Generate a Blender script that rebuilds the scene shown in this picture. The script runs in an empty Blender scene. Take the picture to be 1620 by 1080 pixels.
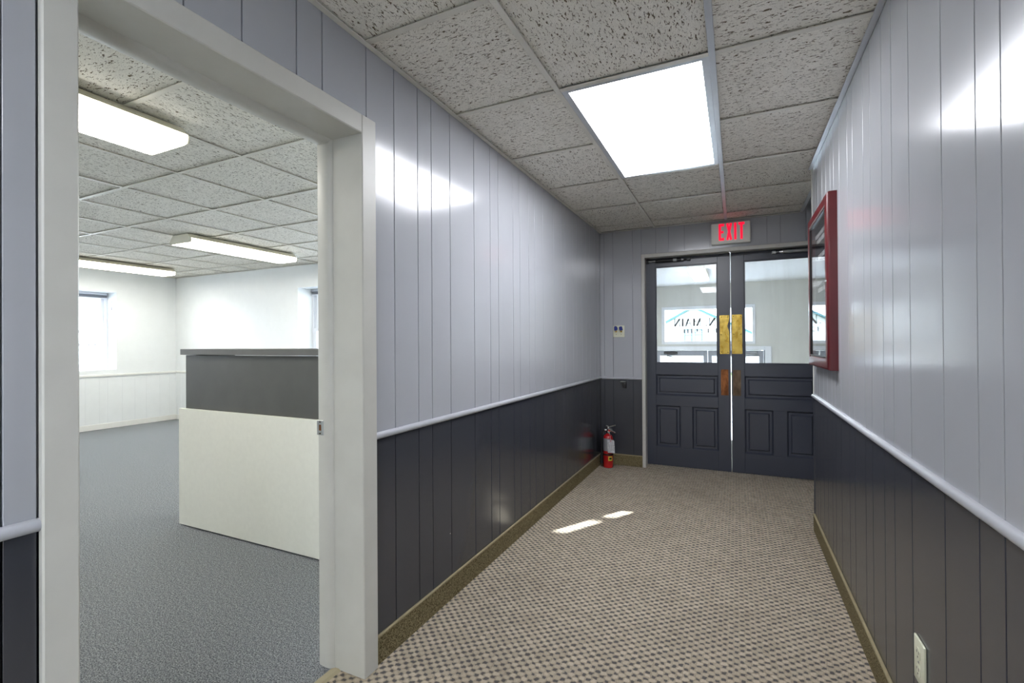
import bpy, bmesh, math, random
from mathutils import Vector, Matrix
random.seed(7)
SC = bpy.context.scene
COL = SC.collection

# ------------------------------------------------------------------ camera, world, sun, exposure
EYE = 1.1792
cam_data = bpy.data.cameras.new('camera')
cam_data.sensor_width = 36.0
cam_data.lens = 750.855 / 1620 * 36.0
cam_data.clip_start = 0.02
cam = bpy.data.objects.new('camera', cam_data)
COL.objects.link(cam)
_R, _U, _F = Vector((.90439941, .42664144, -.00622864)), Vector((.00744493, -.00118302, .99997159)), Vector((-.42662194, .90442008, .00424623))
cam.matrix_world = Matrix(((_R.x, _U.x, -_F.x, 0), (_R.y, _U.y, -_F.y, 0), (_R.z, _U.z, -_F.z, EYE), (0, 0, 0, 1)))
SC.camera = cam

world = bpy.data.worlds.new('daylight')
SC.world = world
world.use_nodes = True
bg = world.node_tree.nodes['Background']
bg.inputs['Color'].default_value = (.88, .94, 1.0, 1)
bg.inputs['Strength'].default_value = 6.5

sun_data = bpy.data.lights.new('sun', 'SUN')
sun_data.energy = 22.0
sun_data.angle = math.radians(.53)
sun_data.color = (1, .97, .92)
sun = bpy.data.objects.new('sun', sun_data)
COL.objects.link(sun)
SUN_DIR = Vector((-.588, -1.0, -.719)).normalized()
sun.rotation_euler = SUN_DIR.to_track_quat('-Z', 'Y').to_euler()
sun.location = (6, 14, 9)

SC.view_settings.view_transform = 'Standard'
SC.view_settings.look = 'None'
SC.view_settings.gamma = 1
SC.view_settings.use_curve_mapping = False
SC.view_settings.exposure = 1.1
SC.cycles.max_bounces = 10
SC.cycles.diffuse_bounces = 6
SC.cycles.glossy_bounces = 5
SC.cycles.transparent_max_bounces = 12
SC.cycles.caustics_reflective = False
SC.cycles.caustics_refractive = False
SC.cycles.sample_clamp_indirect = 6

# lamp strengths (used by the lamp builders below)
TROFFER_W = 10.5
WRAP_W = 12.5
ENTRY_W = 10.0

# ------------------------------------------------------------------ materials
def lin(c):
    return tuple(((v / 255) / 12.92 if v / 255 <= .04045 else ((v / 255 + .055) / 1.055) ** 2.4) for v in c) + (1.0,)

MATS = {}
class NT:
    def __init__(s, name):
        s.m = bpy.data.materials.new(name); s.m.use_nodes = True
        s.t = s.m.node_tree; s.n = s.t.nodes; s.b = s.n['Principled BSDF']; s.out = s.n['Material Output']
        MATS[name] = s.m
    def node(s, kind, **kw):
        d = s.n.new(kind)
        for k, v in kw.items():
            setattr(d, k, v)
        return d
    def link(s, a, b): s.t.links.new(a, b)
    def val(s, sock, v):
        if hasattr(v, 'links') or isinstance(v, bpy.types.NodeSocket): s.link(v, sock)
        else: sock.default_value = v
    def math(s, op, a, b=None, c=None):
        d = s.node('ShaderNodeMath', operation=op)
        for i, v in enumerate((a, b, c)):
            if v is not None: s.val(d.inputs[i], v)
        return d.outputs[0]
    def mix(s, f, a, b):
        d = s.node('ShaderNodeMix', data_type='RGBA')
        s.val(d.inputs[0], f); s.val(d.inputs[6], a); s.val(d.inputs[7], b)
        return d.outputs[2]
    def ramp(s, v, lo, hi):
        d = s.node('ShaderNodeMapRange'); d.clamp = True
        s.val(d.inputs[0], v); d.inputs[1].default_value = lo; d.inputs[2].default_value = hi
        return d.outputs[0]
    def coords(s, kind='Object'):
        return s.node('ShaderNodeTexCoord').outputs[kind]
    def pos(s):
        return s.node('ShaderNodeNewGeometry').outputs['Position']
    def mapping(s, v, scale=(1, 1, 1), loc=(0, 0, 0), rot=(0, 0, 0)):
        d = s.node('ShaderNodeMapping'); s.link(v, d.inputs[0])
        d.inputs['Scale'].default_value = scale; d.inputs['Location'].default_value = loc; d.inputs['Rotation'].default_value = rot
        return d.outputs[0]
    def noise(s, v, scale, detail=3, rough=.5, dist=0):
        d = s.node('ShaderNodeTexNoise'); s.link(v, d.inputs['Vector'])
        d.inputs['Scale'].default_value = scale; d.inputs['Detail'].default_value = detail
        d.inputs['Roughness'].default_value = rough; d.inputs['Distortion'].default_value = dist
        return d.outputs['Fac']
    def bump(s, h, strength, dist=.001):
        d = s.node('ShaderNodeBump'); s.link(h, d.inputs['Height'])
        d.inputs['Strength'].default_value = strength; d.inputs['Distance'].default_value = dist
        s.link(d.outputs[0], s.b.inputs['Normal'])
    def set(s, color=None, rough=.5, metal=0, spec=.5, coat=0):
        if color is not None: s.val(s.b.inputs['Base Color'], color)
        s.b.inputs['Roughness'].default_value = rough; s.b.inputs['Metallic'].default_value = metal
        s.b.inputs['Specular IOR Level'].default_value = spec; s.b.inputs['Coat Weight'].default_value = coat
        return s

def plain(name, rgb, rough=.5, metal=0, spec=.5, coat=0, var=.06, vscale=9, bump=0, bscale=300):
    s = NT(name); p = s.pos()
    c = lin(rgb)
    dark = tuple(v * (1 - var) for v in c[:3]) + (1,)
    s.set(s.mix(s.ramp(s.noise(p, vscale, 4), .35, .65), dark, c), rough, metal, spec, coat)
    if bump: s.bump(s.noise(p, bscale, 2), bump)
    return s.m

# painted panelling: semi-gloss with fine brush / orange-peel relief
def paint(name, rgb, rough, peel=.12, specks=False):
    s = NT(name); p = s.pos(); c = lin(rgb)
    dark = tuple(v * .97 for v in c[:3]) + (1,)
    col = s.mix(s.ramp(s.noise(p, 5, 4), .3, .7), dark, c)
    if specks:
        v = s.node('ShaderNodeTexVoronoi'); s.link(s.mapping(p, (9, 9, 9)), v.inputs['Vector']); v.inputs['Scale'].default_value = 1
        keep = s.math('GREATER_THAN', s.noise(p, 2.3, 2), .52)
        m = s.math('MULTIPLY', s.math('LESS_THAN', v.outputs['Distance'], .022), keep)
        col = s.mix(m, col, lin((150, 150, 155)))
    s.set(col, rough, spec=.75)
    s.bump(s.noise(s.mapping(p, (1, 1, .5)), 260, 3), peel * .6, .0008)
    return s.m
M_UP = paint('lavender_grey_paint', (168, 170, 175), .17)
M_LOW = paint('charcoal_paint', (57, 59, 65), .20, specks=True)
M_RAIL = plain('rail_paint', (174, 176, 182), .3)
M_TRIM = plain('white_trim_paint', (192, 191, 184), .38, bump=.05, bscale=180)
M_WALLW = plain('office_white_paint', (234, 237, 238), .36, bump=.06, bscale=220, var=.02)
M_TRIMW = plain('office_white_trim', (232, 232, 228), .4, var=.02)
M_VEST = plain('entry_wall_paint', (204, 204, 200), .6, var=.04, vscale=3)
M_VCEIL = plain('entry_ceiling_paint', (228, 231, 236), .8, var=.02)
M_DOOR = paint('door_charcoal_paint', (56, 60, 72), .33, .2)
M_GRID = plain('grid_white_enamel', (216, 213, 202), .42, var=.08)
M_GRIDS = plain('grid_bright_enamel', (205, 208, 212), .28, metal=.35, var=.08)
M_CREAM = plain('cream_plastic', (218, 219, 196), .35)
M_BLACK = plain('black_plastic', (12, 12, 13), .4)
M_RUBBER = plain('black_rubber', (18, 18, 18), .6)
M_RED = plain('red_enamel', (176, 22, 26), .28, coat=.4)
M_MAROON = plain('maroon_enamel', (86, 10, 19), .36, coat=.1, var=.15)
M_CHROME = plain('chrome', (205, 207, 210), .22, metal=1)
M_STEEL = plain('brushed_steel', (178, 180, 180), .35, metal=1, var=.15, vscale=30)
M_SILVER = plain('silver_label', (160, 163, 166), .4, metal=.4)
M_SCREW = plain('dark_screw', (60, 48, 26), .5, metal=.7)
M_BLUE = plain('blue_plastic', (22, 42, 128), .4)
M_FELT = plain('black_felt', (26, 28, 32), .95, spec=.1)
M_LETTER = plain('white_letter_plastic', (225, 226, 226), .5)
M_WHITEBOX = plain('sign_off_white', (232, 233, 224), .5, var=.03)
M_PANELW = plain('laminate_white', (228, 228, 219), .42, var=.03, vscale=40)
M_PANELG = plain('laminate_grey', (84, 84, 82), .45, var=.14, vscale=6)
M_PANELT = plain('laminate_grey_edge', (96, 96, 94), .38, var=.08)
M_HOUSING = plain('fixture_enamel', (226, 222, 204), .4)
M_INK = plain('black_vinyl', (20, 22, 28), .6)
M_SIDING = plain('white_siding', (196, 198, 202), .6)
M_TEAL = plain('teal_fascia', (40, 92, 104), .5)
M_ROOFG = plain('grey_shingle', (150, 152, 156), .8, var=.2)
M_GRASS = plain('lawn', (70, 96, 36), .9, var=.3, vscale=2)
M_ROAD = plain('asphalt', (150, 156, 166), .9, var=.1)
M_VINYL = plain('white_vinyl_sash', (222, 225, 232), .4, var=.02)
M_ALU = plain('grey_aluminium', (150, 154, 164), .4, metal=.3)
M_TAPE = plain('yellow_sticker', (214, 198, 70), .5)
M_TREAD = plain('stair_rubber', (120, 118, 112), .7)

def emit(name, rgb, w, tex=False):
    s = NT(name); c = lin(rgb)
    s.set(c, .5)
    s.b.inputs['Emission Color'].default_value = c
    s.b.inputs['Emission Strength'].default_value = w
    if tex == 'x':      # tubes glow through the middle of the lens
        sp_ = s.node('ShaderNodeSeparateXYZ'); s.link(s.coords('Generated'), sp_.inputs[0])
        e_ = s.math('POWER', s.math('MULTIPLY', s.math('ABSOLUTE', s.math('SUBTRACT', sp_.outputs[0], .5)), 2.0), 2.0)
        s.link(s.math('MULTIPLY_ADD', e_, -.86 * w, w), s.b.inputs['Emission Strength'])
    elif tex:
        n = s.noise(s.mapping(s.coords(), (3, .6, 1)), 3, 2)
        s.link(s.math('MULTIPLY_ADD', n, w * .25, w * .87), s.b.inputs['Emission Strength'])
    return s.m
M_TROFFER = emit('troffer_diffuser', (247, 249, 255), TROFFER_W, True)
M_WRAP = emit('acrylic_wrap_lens', (255, 251, 240), WRAP_W, 'x')
M_ENTRY = emit('entry_lens', (252, 252, 250), ENTRY_W)
M_EXIT = emit('exit_red_lens', (255, 0, 52), .5)

def glass(name, haze=.03, tint=(.96, .98, .99)):
    s = NT(name)
    s.n.remove(s.b)
    tr = s.node('ShaderNodeBsdfTransparent'); tr.inputs[0].default_value = tint + (1,)
    gl = s.node('ShaderNodeBsdfGlossy'); gl.inputs['Roughness'].default_value = .02
    df = s.node('ShaderNodeBsdfDiffuse'); df.inputs[0].default_value = (.9, .92, .95, 1)
    lw = s.node('ShaderNodeLayerWeight'); lw.inputs[0].default_value = .5
    m1 = s.node('ShaderNodeMixShader'); m2 = s.node('ShaderNodeMixShader')
    p = s.pos()
    smear = s.ramp(s.noise(s.mapping(p, (3, 3, .5)), 2.2, 4, .6, .8), .45, .8)
    s.link(s.math('MULTIPLY_ADD', smear, haze * 2, haze * .5), m1.inputs[0])
    s.link(tr.outputs[0], m1.inputs[1]); s.link(df.outputs[0], m1.inputs[2])
    s.link(s.math('MULTIPLY_ADD', s.math('POWER', lw.outputs['Facing'], 5.0), .95, .022), m2.inputs[0])
    s.link(m1.outputs[0], m2.inputs[1]); s.link(gl.outputs[0], m2.inputs[2])
    s.link(m2.outputs[0], s.out.inputs[0])
    return s.m
M_GLASS = glass('window_glass', .02)
M_DGLASS = glass('door_glass', .03)
M_CASEGLASS = glass('display_case_glass', .004, (.97, .97, .97))

# fissured mineral-fibre ceiling tile: worm-holes run one way in each tile, turned tile by tile
s = NT('fissured_tile')
oi = s.node('ShaderNodeObjectInfo')
turn = s.math('MULTIPLY', s.math('FLOOR', s.math('MULTIPLY', oi.outputs['Random'], 3.999)), math.pi / 2)
vr = s.node('ShaderNodeVectorRotate', rotation_type='Z_AXIS')
s.link(s.coords(), vr.inputs['Vector']); s.link(turn, vr.inputs['Angle'])
off = s.node('ShaderNodeVectorMath', operation='ADD')
s.link(vr.outputs[0], off.inputs[0])
cmb = s.node('ShaderNodeCombineXYZ')
for i in range(3): s.link(s.math('MULTIPLY', oi.outputs['Random'], 37.0 + 11 * i), cmb.inputs[i])
s.link(cmb.outputs[0], off.inputs[1])
v = off.outputs[0]
worm = s.noise(s.mapping(v, (.36, 1, 1)), 150, 1.5, .45, 1.1)
pins = s.noise(v, 420, 1, .5)
m_w = s.ramp(worm, .388, .345)
m_p = s.ramp(pins, .37, .31)
holes = s.math('MAXIMUM', m_w, s.math('MULTIPLY', m_p, .6))
base = s.mix(s.ramp(s.noise(v, 14, 4), .3, .7), lin((230, 227, 217)), lin((238, 235, 226)))
stain = s.ramp(s.noise(s.pos(), 2.1, 5, .6, .6), .66, .80)
base = s.mix(s.math('MULTIPLY', stain, .35), base, lin((168, 150, 118)))
s.set(s.mix(holes, base, lin((112, 102, 84))), .95, spec=.1)
s.bump(s.math('MULTIPLY_ADD', holes, -1.0, s.math('MULTIPLY', s.noise(v, 300, 2), .15)), .8, .003)
M_TILE = s.m

# corridor carpet: woven loops, dark pips staggered column by column
s = NT('basket_weave_carpet')
p = s.pos()
wob = s.noise(p, 60, 2)
sep = s.node('ShaderNodeSeparateXYZ'); s.link(p, sep.inputs[0])
wb = s.math('MULTIPLY_ADD', wob, .9, -.45)
u = s.math('ADD', s.math('MULTIPLY', s.math('ADD', sep.outputs[0], 10), 1 / .0205), wb)
w = s.math('ADD', s.math('MULTIPLY', s.math('ADD', sep.outputs[1], 10), 1 / .0180), wb)
iu, iw = s.math('FLOOR', u), s.math('FLOOR', w)
par = s.math('MODULO', s.math('ADD', iu, iw), 2)
fu = s.math('ABSOLUTE', s.math('SUBTRACT', s.math('FRACT', u), .5))
fw = s.math('ABSOLUTE', s.math('SUBTRACT', s.math('FRACT', w), .5))
edge = s.math('MAXIMUM', fu, fw)
pip = s.math('MULTIPLY', s.ramp(s.math('ADD', edge, s.math('MULTIPLY_ADD', s.noise(p, 420, 2), .3, -.15)), .43, .30), par)
cell = s.node('ShaderNodeCombineXYZ'); s.link(iu, cell.inputs[0]); s.link(iw, cell.inputs[1])
wn = s.node('ShaderNodeTexWhiteNoise'); s.link(cell.outputs[0], wn.inputs[0])
beige = s.mix(wn.outputs[0], lin((203, 191, 169)), lin((229, 217, 195)))
yarn = s.ramp(s.noise(p, 700, 3, .7), .40, .60)
beige = s.mix(s.math('MULTIPLY', s.math('SUBTRACT', 1.0, yarn), .75), beige, lin((128, 110, 92)))
crease = s.ramp(edge, .40, .5)
beige = s.mix(s.math('MULTIPLY', crease, .45), beige, lin((88, 76, 66)))
col = s.mix(s.math('MULTIPLY', pip, .88), beige, lin((66, 68, 73)))
soil = s.ramp(s.noise(p, 1.7, 4, .6), .50, .75)
col = s.mix(s.math('MULTIPLY', soil, .22), col, lin((84, 74, 62)))
s.set(col, .95, spec=.15)
s.bump(s.math('ADD', s.math('MULTIPLY', edge, -1.0), s.math('MULTIPLY', yarn, .35)), .7, .004)
M_CARPET = s.m

s = NT('grey_loop_carpet')
p = s.pos()
n1 = s.noise(p, 210, 4, .8); n2 = s.noise(p, 75, 3, .6)
col = s.mix(s.ramp(n1, .43, .57), lin((72, 75, 79)), lin((188, 192, 196)))
col = s.mix(s.math('MULTIPLY', s.ramp(n2, .40, .62), .40), col, lin((82, 86, 96)))
s.set(col, .95, spec=.15); s.bump(s.math('ADD', n1, n2), .9, .006)
M_OCARPET = s.m

s = NT('carpet_base_strip')
p = s.pos()
col = s.mix(s.ramp(s.noise(p, 230, 4, .75), .43, .57), lin((66, 57, 36)), lin((148, 136, 104)))
s.set(col, .95, spec=.1); s.bump(s.noise(p, 380, 3), .7, .004)
M_COVE = s.m
M_COVECAP = plain('carpet_base_edging', (150, 138, 106), .6, var=.15, vscale=40)
M_THRESH = plain('tan_metal_threshold', (176, 166, 138), .4, metal=.3, var=.12)

def worn_metal(name, rgb, rgb2, rough):
    s = NT(name); p = s.pos()
    n = s.noise(s.mapping(p, (22, 22, 9)), 1.0, 5, .6, .5)
    s.set(s.mix(s.ramp(n, .35, .65), lin(rgb2), lin(rgb)), rough, metal=1)
    s.link(s.math('MULTIPLY_ADD', s.ramp(n, .3, .7), -.12, rough + .08), s.b.inputs['Roughness'])
    s.bump(s.noise(p, 26, 2), .35, .004)
    return s.m
M_BRASS = worn_metal('polished_brass', (214, 184, 96), (176, 144, 62), .22)
M_COPPER = worn_metal('worn_copper', (178, 118, 74), (116, 74, 48), .5)
M_BRONZE = worn_metal('dull_bronze', (130, 112, 92), (92, 78, 64), .55)

s = NT('printed_tag_paper')
p = s.coords()
wv = s.node('ShaderNodeTexWave', wave_type='BANDS', bands_direction='Z')
s.link(p, wv.inputs['Vector']); wv.inputs['Scale'].default_value = 26; wv.inputs['Distortion'].default_value = .4
lines = s.math('MULTIPLY', s.ramp(wv.outputs['Fac'], .60, .75), s.ramp(s.noise(s.mapping(p, (120, 120, 40)), 1, 2), .42, .5))
s.set(s.mix(s.math('MULTIPLY', lines, .7), lin((206, 206, 208)), lin((70, 70, 74))), .7)
M_TAG = s.m

# ------------------------------------------------------------------ mesh helpers
class MB:
    def __init__(s): s.bm = bmesh.new()
    def face(s, vs):
        try: return s.bm.faces.new(vs)
        except ValueError: return None
    def box(s, x0, x1, y0, y1, z0, z1):
        x0, x1 = min(x0, x1), max(x0, x1); y0, y1 = min(y0, y1), max(y0, y1); z0, z1 = min(z0, z1), max(z0, z1)
        v = [s.bm.verts.new(c) for c in ((x0, y0, z0), (x1, y0, z0), (x1, y1, z0), (x0, y1, z0), (x0, y0, z1), (x1, y0, z1), (x1, y1, z1), (x0, y1, z1))]
        for f in ((3, 2, 1, 0), (4, 5, 6, 7), (0, 1, 5, 4), (1, 2, 6, 5), (2, 3, 7, 6), (3, 0, 4, 7)): s.face([v[i] for i in f])
        return s
    def prism(s, poly, axis, a, b):
        """poly: 2-D outline in the two other axes (in x,y,z order), extruded along axis from a to b"""
        def P(q, t):
            c = list(q); c.insert(axis, t); return c
        lo = [s.bm.verts.new(P(q, a)) for q in poly]; hi = [s.bm.verts.new(P(q, b)) for q in poly]
        s.face(lo[::-1]); s.face(hi)
        n = len(poly)
        for i in range(n): s.face([lo[i], lo[(i + 1) % n], hi[(i + 1) % n], hi[i]])
        bmesh.ops.recalc_face_normals(s.bm, faces=s.bm.faces[:])
        return s
    def cyl(s, p0, p1, r0, r1=None, n=16):
        p0, p1 = Vector(p0), Vector(p1); r1 = r0 if r1 is None else r1
        d = (p1 - p0).normalized(); a = d.orthogonal().normalized(); b = d.cross(a)
        A = [s.bm.verts.new(p0 + r0 * (a * math.cos(t) + b * math.sin(t))) for t in [2 * math.pi * i / n for i in range(n)]]
        B = [s.bm.verts.new(p1 + r1 * (a * math.cos(t) + b * math.sin(t))) for t in [2 * math.pi * i / n for i in range(n)]]
        s.face(A[::-1]); s.face(B)
        for i in range(n): s.face([A[i], A[(i + 1) % n], B[(i + 1) % n], B[i]])
        return s
    def lathe(s, prof, cx, cy, n=24):
        rings = [[s.bm.verts.new((cx + r * math.cos(2 * math.pi * i / n), cy + r * math.sin(2 * math.pi * i / n), z)) for i in range(n)] for r, z in prof]
        for a, b in zip(rings, rings[1:]):
            for i in range(n): s.face([a[i], a[(i + 1) % n], b[(i + 1) % n], b[i]])
        s.face(rings[0][::-1]); s.face(rings[-1])
        return s
    def tube(s, pts, r, n=8):
        pts = [Vector(p) for p in pts]; prev = None; rings = []
        up = Vector((.13, .31, .94))
        for i, p in enumerate(pts):
            d = (pts[min(i + 1, len(pts) - 1)] - pts[max(i - 1, 0)]).normalized()
            a = d.cross(up).normalized(); b = d.cross(a)
            rings.append([s.bm.verts.new(p + r * (a * math.cos(2 * math.pi * k / n) + b * math.sin(2 * math.pi * k / n))) for k in range(n)])
        for a, b in zip(rings, rings[1:]):
            for i in range(n): s.face([a[i], a[(i + 1) % n], b[(i + 1) % n], b[i]])
        s.face(rings[0][::-1]); s.face(rings[-1])
        return s
    def bev(s, w, seg=1):
        bmesh.ops.recalc_face_normals(s.bm, faces=s.bm.faces[:])
        e = [e for e in s.bm.edges if len(e.link_faces) == 2 and e.calc_face_angle(0) > .6]
        bmesh.ops.bevel(s.bm, geom=e, offset=w, segments=seg, affect='EDGES', profile=.5)
        return s
    def build(s, name, mat, parent=None, smooth=False, kind=None):
        bmesh.ops.recalc_face_normals(s.bm, faces=s.bm.faces[:])
        me = bpy.data.meshes.new(name); s.bm.to_mesh(me); s.bm.free()
        if smooth:
            for f in me.polygons: f.use_smooth = True
            me.set_sharp_from_angle(angle=math.radians(38))
        me.materials.append(mat)
        return place(name, me, parent, kind)

def place(name, me, parent=None, kind=None, loc=None):
    o = bpy.data.objects.new(name, me); COL.objects.link(o)
    if loc is not None: o.location = loc
    if parent is not None:
        o.parent = parent
        o.matrix_parent_inverse = parent_inv(parent)
    if kind: o['kind'] = kind
    return o
def parent_inv(p):
    m = Matrix.Identity(4); chain = []
    q = p
    while q is not None: chain.append(q); q = q.parent
    for q in reversed(chain):
        m = m @ q.matrix_parent_inverse @ Matrix.Translation(q.location)
    return m.inverted()
def thing(name, label, cat, loc, group=None):
    o = bpy.data.objects.new(name, None); COL.objects.link(o); o.location = loc; o.empty_display_size = .05
    o['label'] = label; o['category'] = cat
    if group: o['group'] = group
    return o
def struct(name, loc=(0, 0, 0)):
    o = bpy.data.objects.new(name, None); COL.objects.link(o); o.location = loc; o.empty_display_size = .05
    o['kind'] = 'structure'
    return o
def box(name, b, mat, parent=None, bevel=0, kind=None, seg=1):
    m = MB().box(*b)
    if bevel: m.bev(bevel, seg)
    return m.build(name, mat, parent, kind=kind, smooth=seg > 1)

# strokes -> flat letters (each stroke a thin bar); returns list of quads in letter units (height 1)
def strokes_mesh(strokes, to3, depth):
    """strokes: (x0,y0,x1,y1,w) bars; to3(u,v,t) maps letter plane + depth to world"""
    mb = MB()
    for k, (x0, y0, x1, y1, w) in enumerate(strokes):
        dx, dy = x1 - x0, y1 - y0; L = math.hypot(dx, dy) or 1; nx, ny = -dy / L * w / 2, dx / L * w / 2
        q = [(x0 + nx, y0 + ny), (x1 + nx, y1 + ny), (x1 - nx, y1 - ny), (x0 - nx, y0 - ny)]
        dd = depth * (1 + .02 * k)
        lo = [mb.bm.verts.new(to3(a, b, 0)) for a, b in q]; hi = [mb.bm.verts.new(to3(a, b, dd)) for a, b in q]
        mb.face(lo[::-1]); mb.face(hi)
        for i in range(4): mb.face([lo[i], lo[(i + 1) % 4], hi[(i + 1) % 4], hi[i]])
    return mb
def arc(cx, cy, rx, ry, a0, a1, w, n=8):
    p = [(cx + rx * math.cos(math.radians(a0 + (a1 - a0) * i / n)), cy + ry * math.sin(math.radians(a0 + (a1 - a0) * i / n))) for i in range(n + 1)]
    return [(a[0], a[1], b[0], b[1], w) for a, b in zip(p, p[1:])]
T, K = .075, .21     # thin and thick pen widths of a roman serif
SERIF = {
    'N': (.82, [(.1, 0, .1, 1, T), (.1, 1, .72, 0, K), (.72, 0, .72, 1, T), (0, .98, .16, .98, T), (.62, .98, .82, .98, T), (0, .02, .2, .02, T)]),
    'M': (1.0, [(.12, 0, .12, 1, T), (.12, 1, .5, 0, K), (.5, 0, .86, 1, T), (.86, 0, .86, 1, K), (0, .02, .22, .02, T), (.74, .02, 1, .02, T), (0, .98, .16, .98, T), (.84, .98, 1, .98, T)]),
    'A': (.86, [(.1, 0, .43, 1, T), (.43, 1, .76, 0, K), (.24, .36, .64, .36, T), (0, .02, .2, .02, T), (.62, .02, .88, .02, T)]),
    'I': (.36, [(.18, 0, .18, 1, K), (.04, .02, .32, .02, T), (.04, .98, .32, .98, T)]),
    '.': (.3, [(.12, .07, .24, .07, .13)]),
    ' ': (.3, []),
    'O': (.86, arc(.43, .5, .36, .48, 0, 360, .1, 14)),
    'F': (.66, [(.14, 0, .14, 1, K), (.04, .97, .58, .97, .06), (.14, .52, .46, .52, .05), (.58, .8, .58, .98, T), (.02, .02, .28, .02, T)]),
    'C': (.8, arc(.44, .5, .36, .48, 45, 315, .1, 12)),
    'E': (.68, [(.14, 0, .14, 1, K), (.04, .97, .58, .97, .06), (.14, .52, .46, .52, .05), (.04, .03, .62, .03, .06)]),
    'S': (.62, arc(.31, .74, .22, .23, 30, 250, .09, 8) + arc(.31, .26, .22, .24, 80, -150, .09, 8)),
    'U': (.82, [(.12, .35, .12, 1, K), (.7, .35, .7, 1, T)] + arc(.41, .35, .29, .33, 180, 360, .08, 8)),
    'T': (.74, [(.37, 0, .37, 1, K), (.04, .97, .7, .97, .06), (.26, .02, .48, .02, T), (.05, .82, .05, .98, T), (.69, .82, .69, .98, T)]),
}
BLOCK = {
    'E': (.46, [(.1, 0, .1, 1, .17), (.02, .925, .42, .925, .15), (.02, .5, .38, .5, .14), (.02, .075, .42, .075, .15)]),
    'X': (.46, [(.09, 0, .37, 1, .17), (.37, 0, .09, 1, .17)]),
    'I': (.25, [(.12, 0, .12, 1, .17)]),
    'T': (.44, [(.22, 0, .22, 1, .17), (0, .925, .44, .925, .15)]),
}
def set_line(text, font, gap):
    out, x = [], 0
    for ch in text:
        w, st = font[ch]
        out += [(a + x, b, c + x, d, e) for a, b, c, d, e in st]; x += w + gap
    return out, x - gap

# ------------------------------------------------------------------ dimensions
A, B, D = -1.205, .439, 4.60          # corridor: side walls, end wall
H = 2.257                              # ceiling
RAIL = .840                            # paint change behind the chair rail
OX = -1.395                            # office face of the shared wall
OW, ON, OS = -8.15, 4.60, -1.4         # office: window wall, street wall, back wall
VY = 9.5                               # entry wall
BACK = -2.6                            # corridor behind the camera
GAP, PT = .004, .010

# ------------------------------------------------------------------ floors
fl = MB().prism([(-1.322, BACK), (B + .05, BACK), (B + .05, 3.55), (.80, 3.55), (.80, 4.80), (-1.322, 4.80)], 2, -.12, 0)
fl.build('floor', M_CARPET, kind='structure')
box('floor_office', (OW - .3, -1.322, OS - .1, ON + .0, -.12, 0), M_OCARPET, kind='structure')
th = MB().prism([(-1.342, 0), (-1.336, .005), (-1.310, .006), (-1.300, 0), (-1.300, -.01), (-1.342, -.01)], 1, .47, 1.31)
th.build('trim_threshold', M_THRESH, kind='structure')

# ------------------------------------------------------------------ walls with their panelling
def planks(parent, plane, axis, sign, cuts, z0, z1, mat):
    """boards between consecutive cuts; plane = room face, boards grow away from the room by PT"""
    for a, b in zip(cuts, cuts[1:]):
        if b - a < .012: continue
        m = MB(); lo, hi = a + GAP / 2, b - GAP / 2
        if axis == 0: m.box(plane, plane - sign * PT, lo, hi, z0, z1)
        else: m.box(lo, hi, plane, plane - sign * PT, z0, z1)
        m.bev(.0008)
        m.build('plank', mat, parent)

Y_L = [BACK, -2.2, -1.8, -1.4, -1.0, -.6, -.3, -.07, .13, .23, .383, .433]
Y_D = [.433, .62, .70, .851, 1.028, 1.127, 1.329]
Y_F = [1.329, 1.483, 1.635, 1.734, 1.884, 2.109, 2.284, 2.382, 2.578, 2.676, 2.818, 2.915, 3.065, 3.284, 3.445, 3.538, 3.733, 3.828, 3.981, 4.109, 4.231, 4.40, 4.52, D]
wl = MB().prism([(BACK - .1, 0), (.47, 0), (.47, 1.945), (1.308, 1.945), (1.308, 0), (D, 0), (D, 2.45), (BACK - .1, 2.45)], 0, OX, A - PT - .004).build('wall_left', M_WALLW, kind='structure')
for (y0, y1, z0, z1, m) in ((BACK, .47, 0, RAIL, M_LOW), (BACK, .47, RAIL, H + .05, M_UP), (.47, 1.308, 1.945, H + .05, M_UP), (1.308, D, 0, RAIL, M_LOW), (1.308, D, RAIL, H + .05, M_UP)):
    box('panel_backing', (A - PT - .004, A - PT, y0, y1, z0, z1), m, wl)
planks(wl, A, 0, 1, Y_L, 0, RAIL, M_LOW); planks(wl, A, 0, 1, Y_L, RAIL, H + .05, M_UP)
planks(wl, A, 0, 1, Y_D, 1.985, H + .05, M_UP)
planks(wl, A, 0, 1, Y_F, 0, RAIL, M_LOW); planks(wl, A, 0, 1, Y_F, RAIL, H + .05, M_UP)

GW0, GW1, GZ = -2.25, -1.15, 2.05       # glazed side entrance behind the viewer, added for daylight fill
Y_R0 = [BACK, -2.42, GW0]
Y_R1 = [GW0, -1.8, -1.4, GW1]
Y_R = [GW1, -.9, -.6, -.35, -.2, .1, .35, .55, .70, .82, .985, 1.160, 1.261, 1.436, 1.666, 1.826, 1.935, 2.085, 2.187, 2.364, 2.465, 2.639, 2.78, 2.871, 3.0, 3.123, 3.265, 3.36, 3.435, 3.49]
wr = MB().prism([(BACK - .1, 0), (GW0, 0), (GW0, GZ), (GW1, GZ), (GW1, 0), (3.49, 0), (3.49, 2.45), (BACK - .1, 2.45)], 0, B + PT + .004, B + .115).build('wall_right', M_UP, kind='structure')
for y0_, y1_ in ((BACK, GW0), (GW1, 3.49)):
    box('panel_backing', (B + PT, B + PT + .004, y0_, y1_, 0, RAIL), M_LOW, wr)
    box('panel_backing', (B + PT, B + PT + .004, y0_, y1_, RAIL, H + .05), M_UP, wr)
box('panel_backing', (B + PT, B + PT + .004, GW0, GW1, GZ, H + .05), M_UP, wr)
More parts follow.
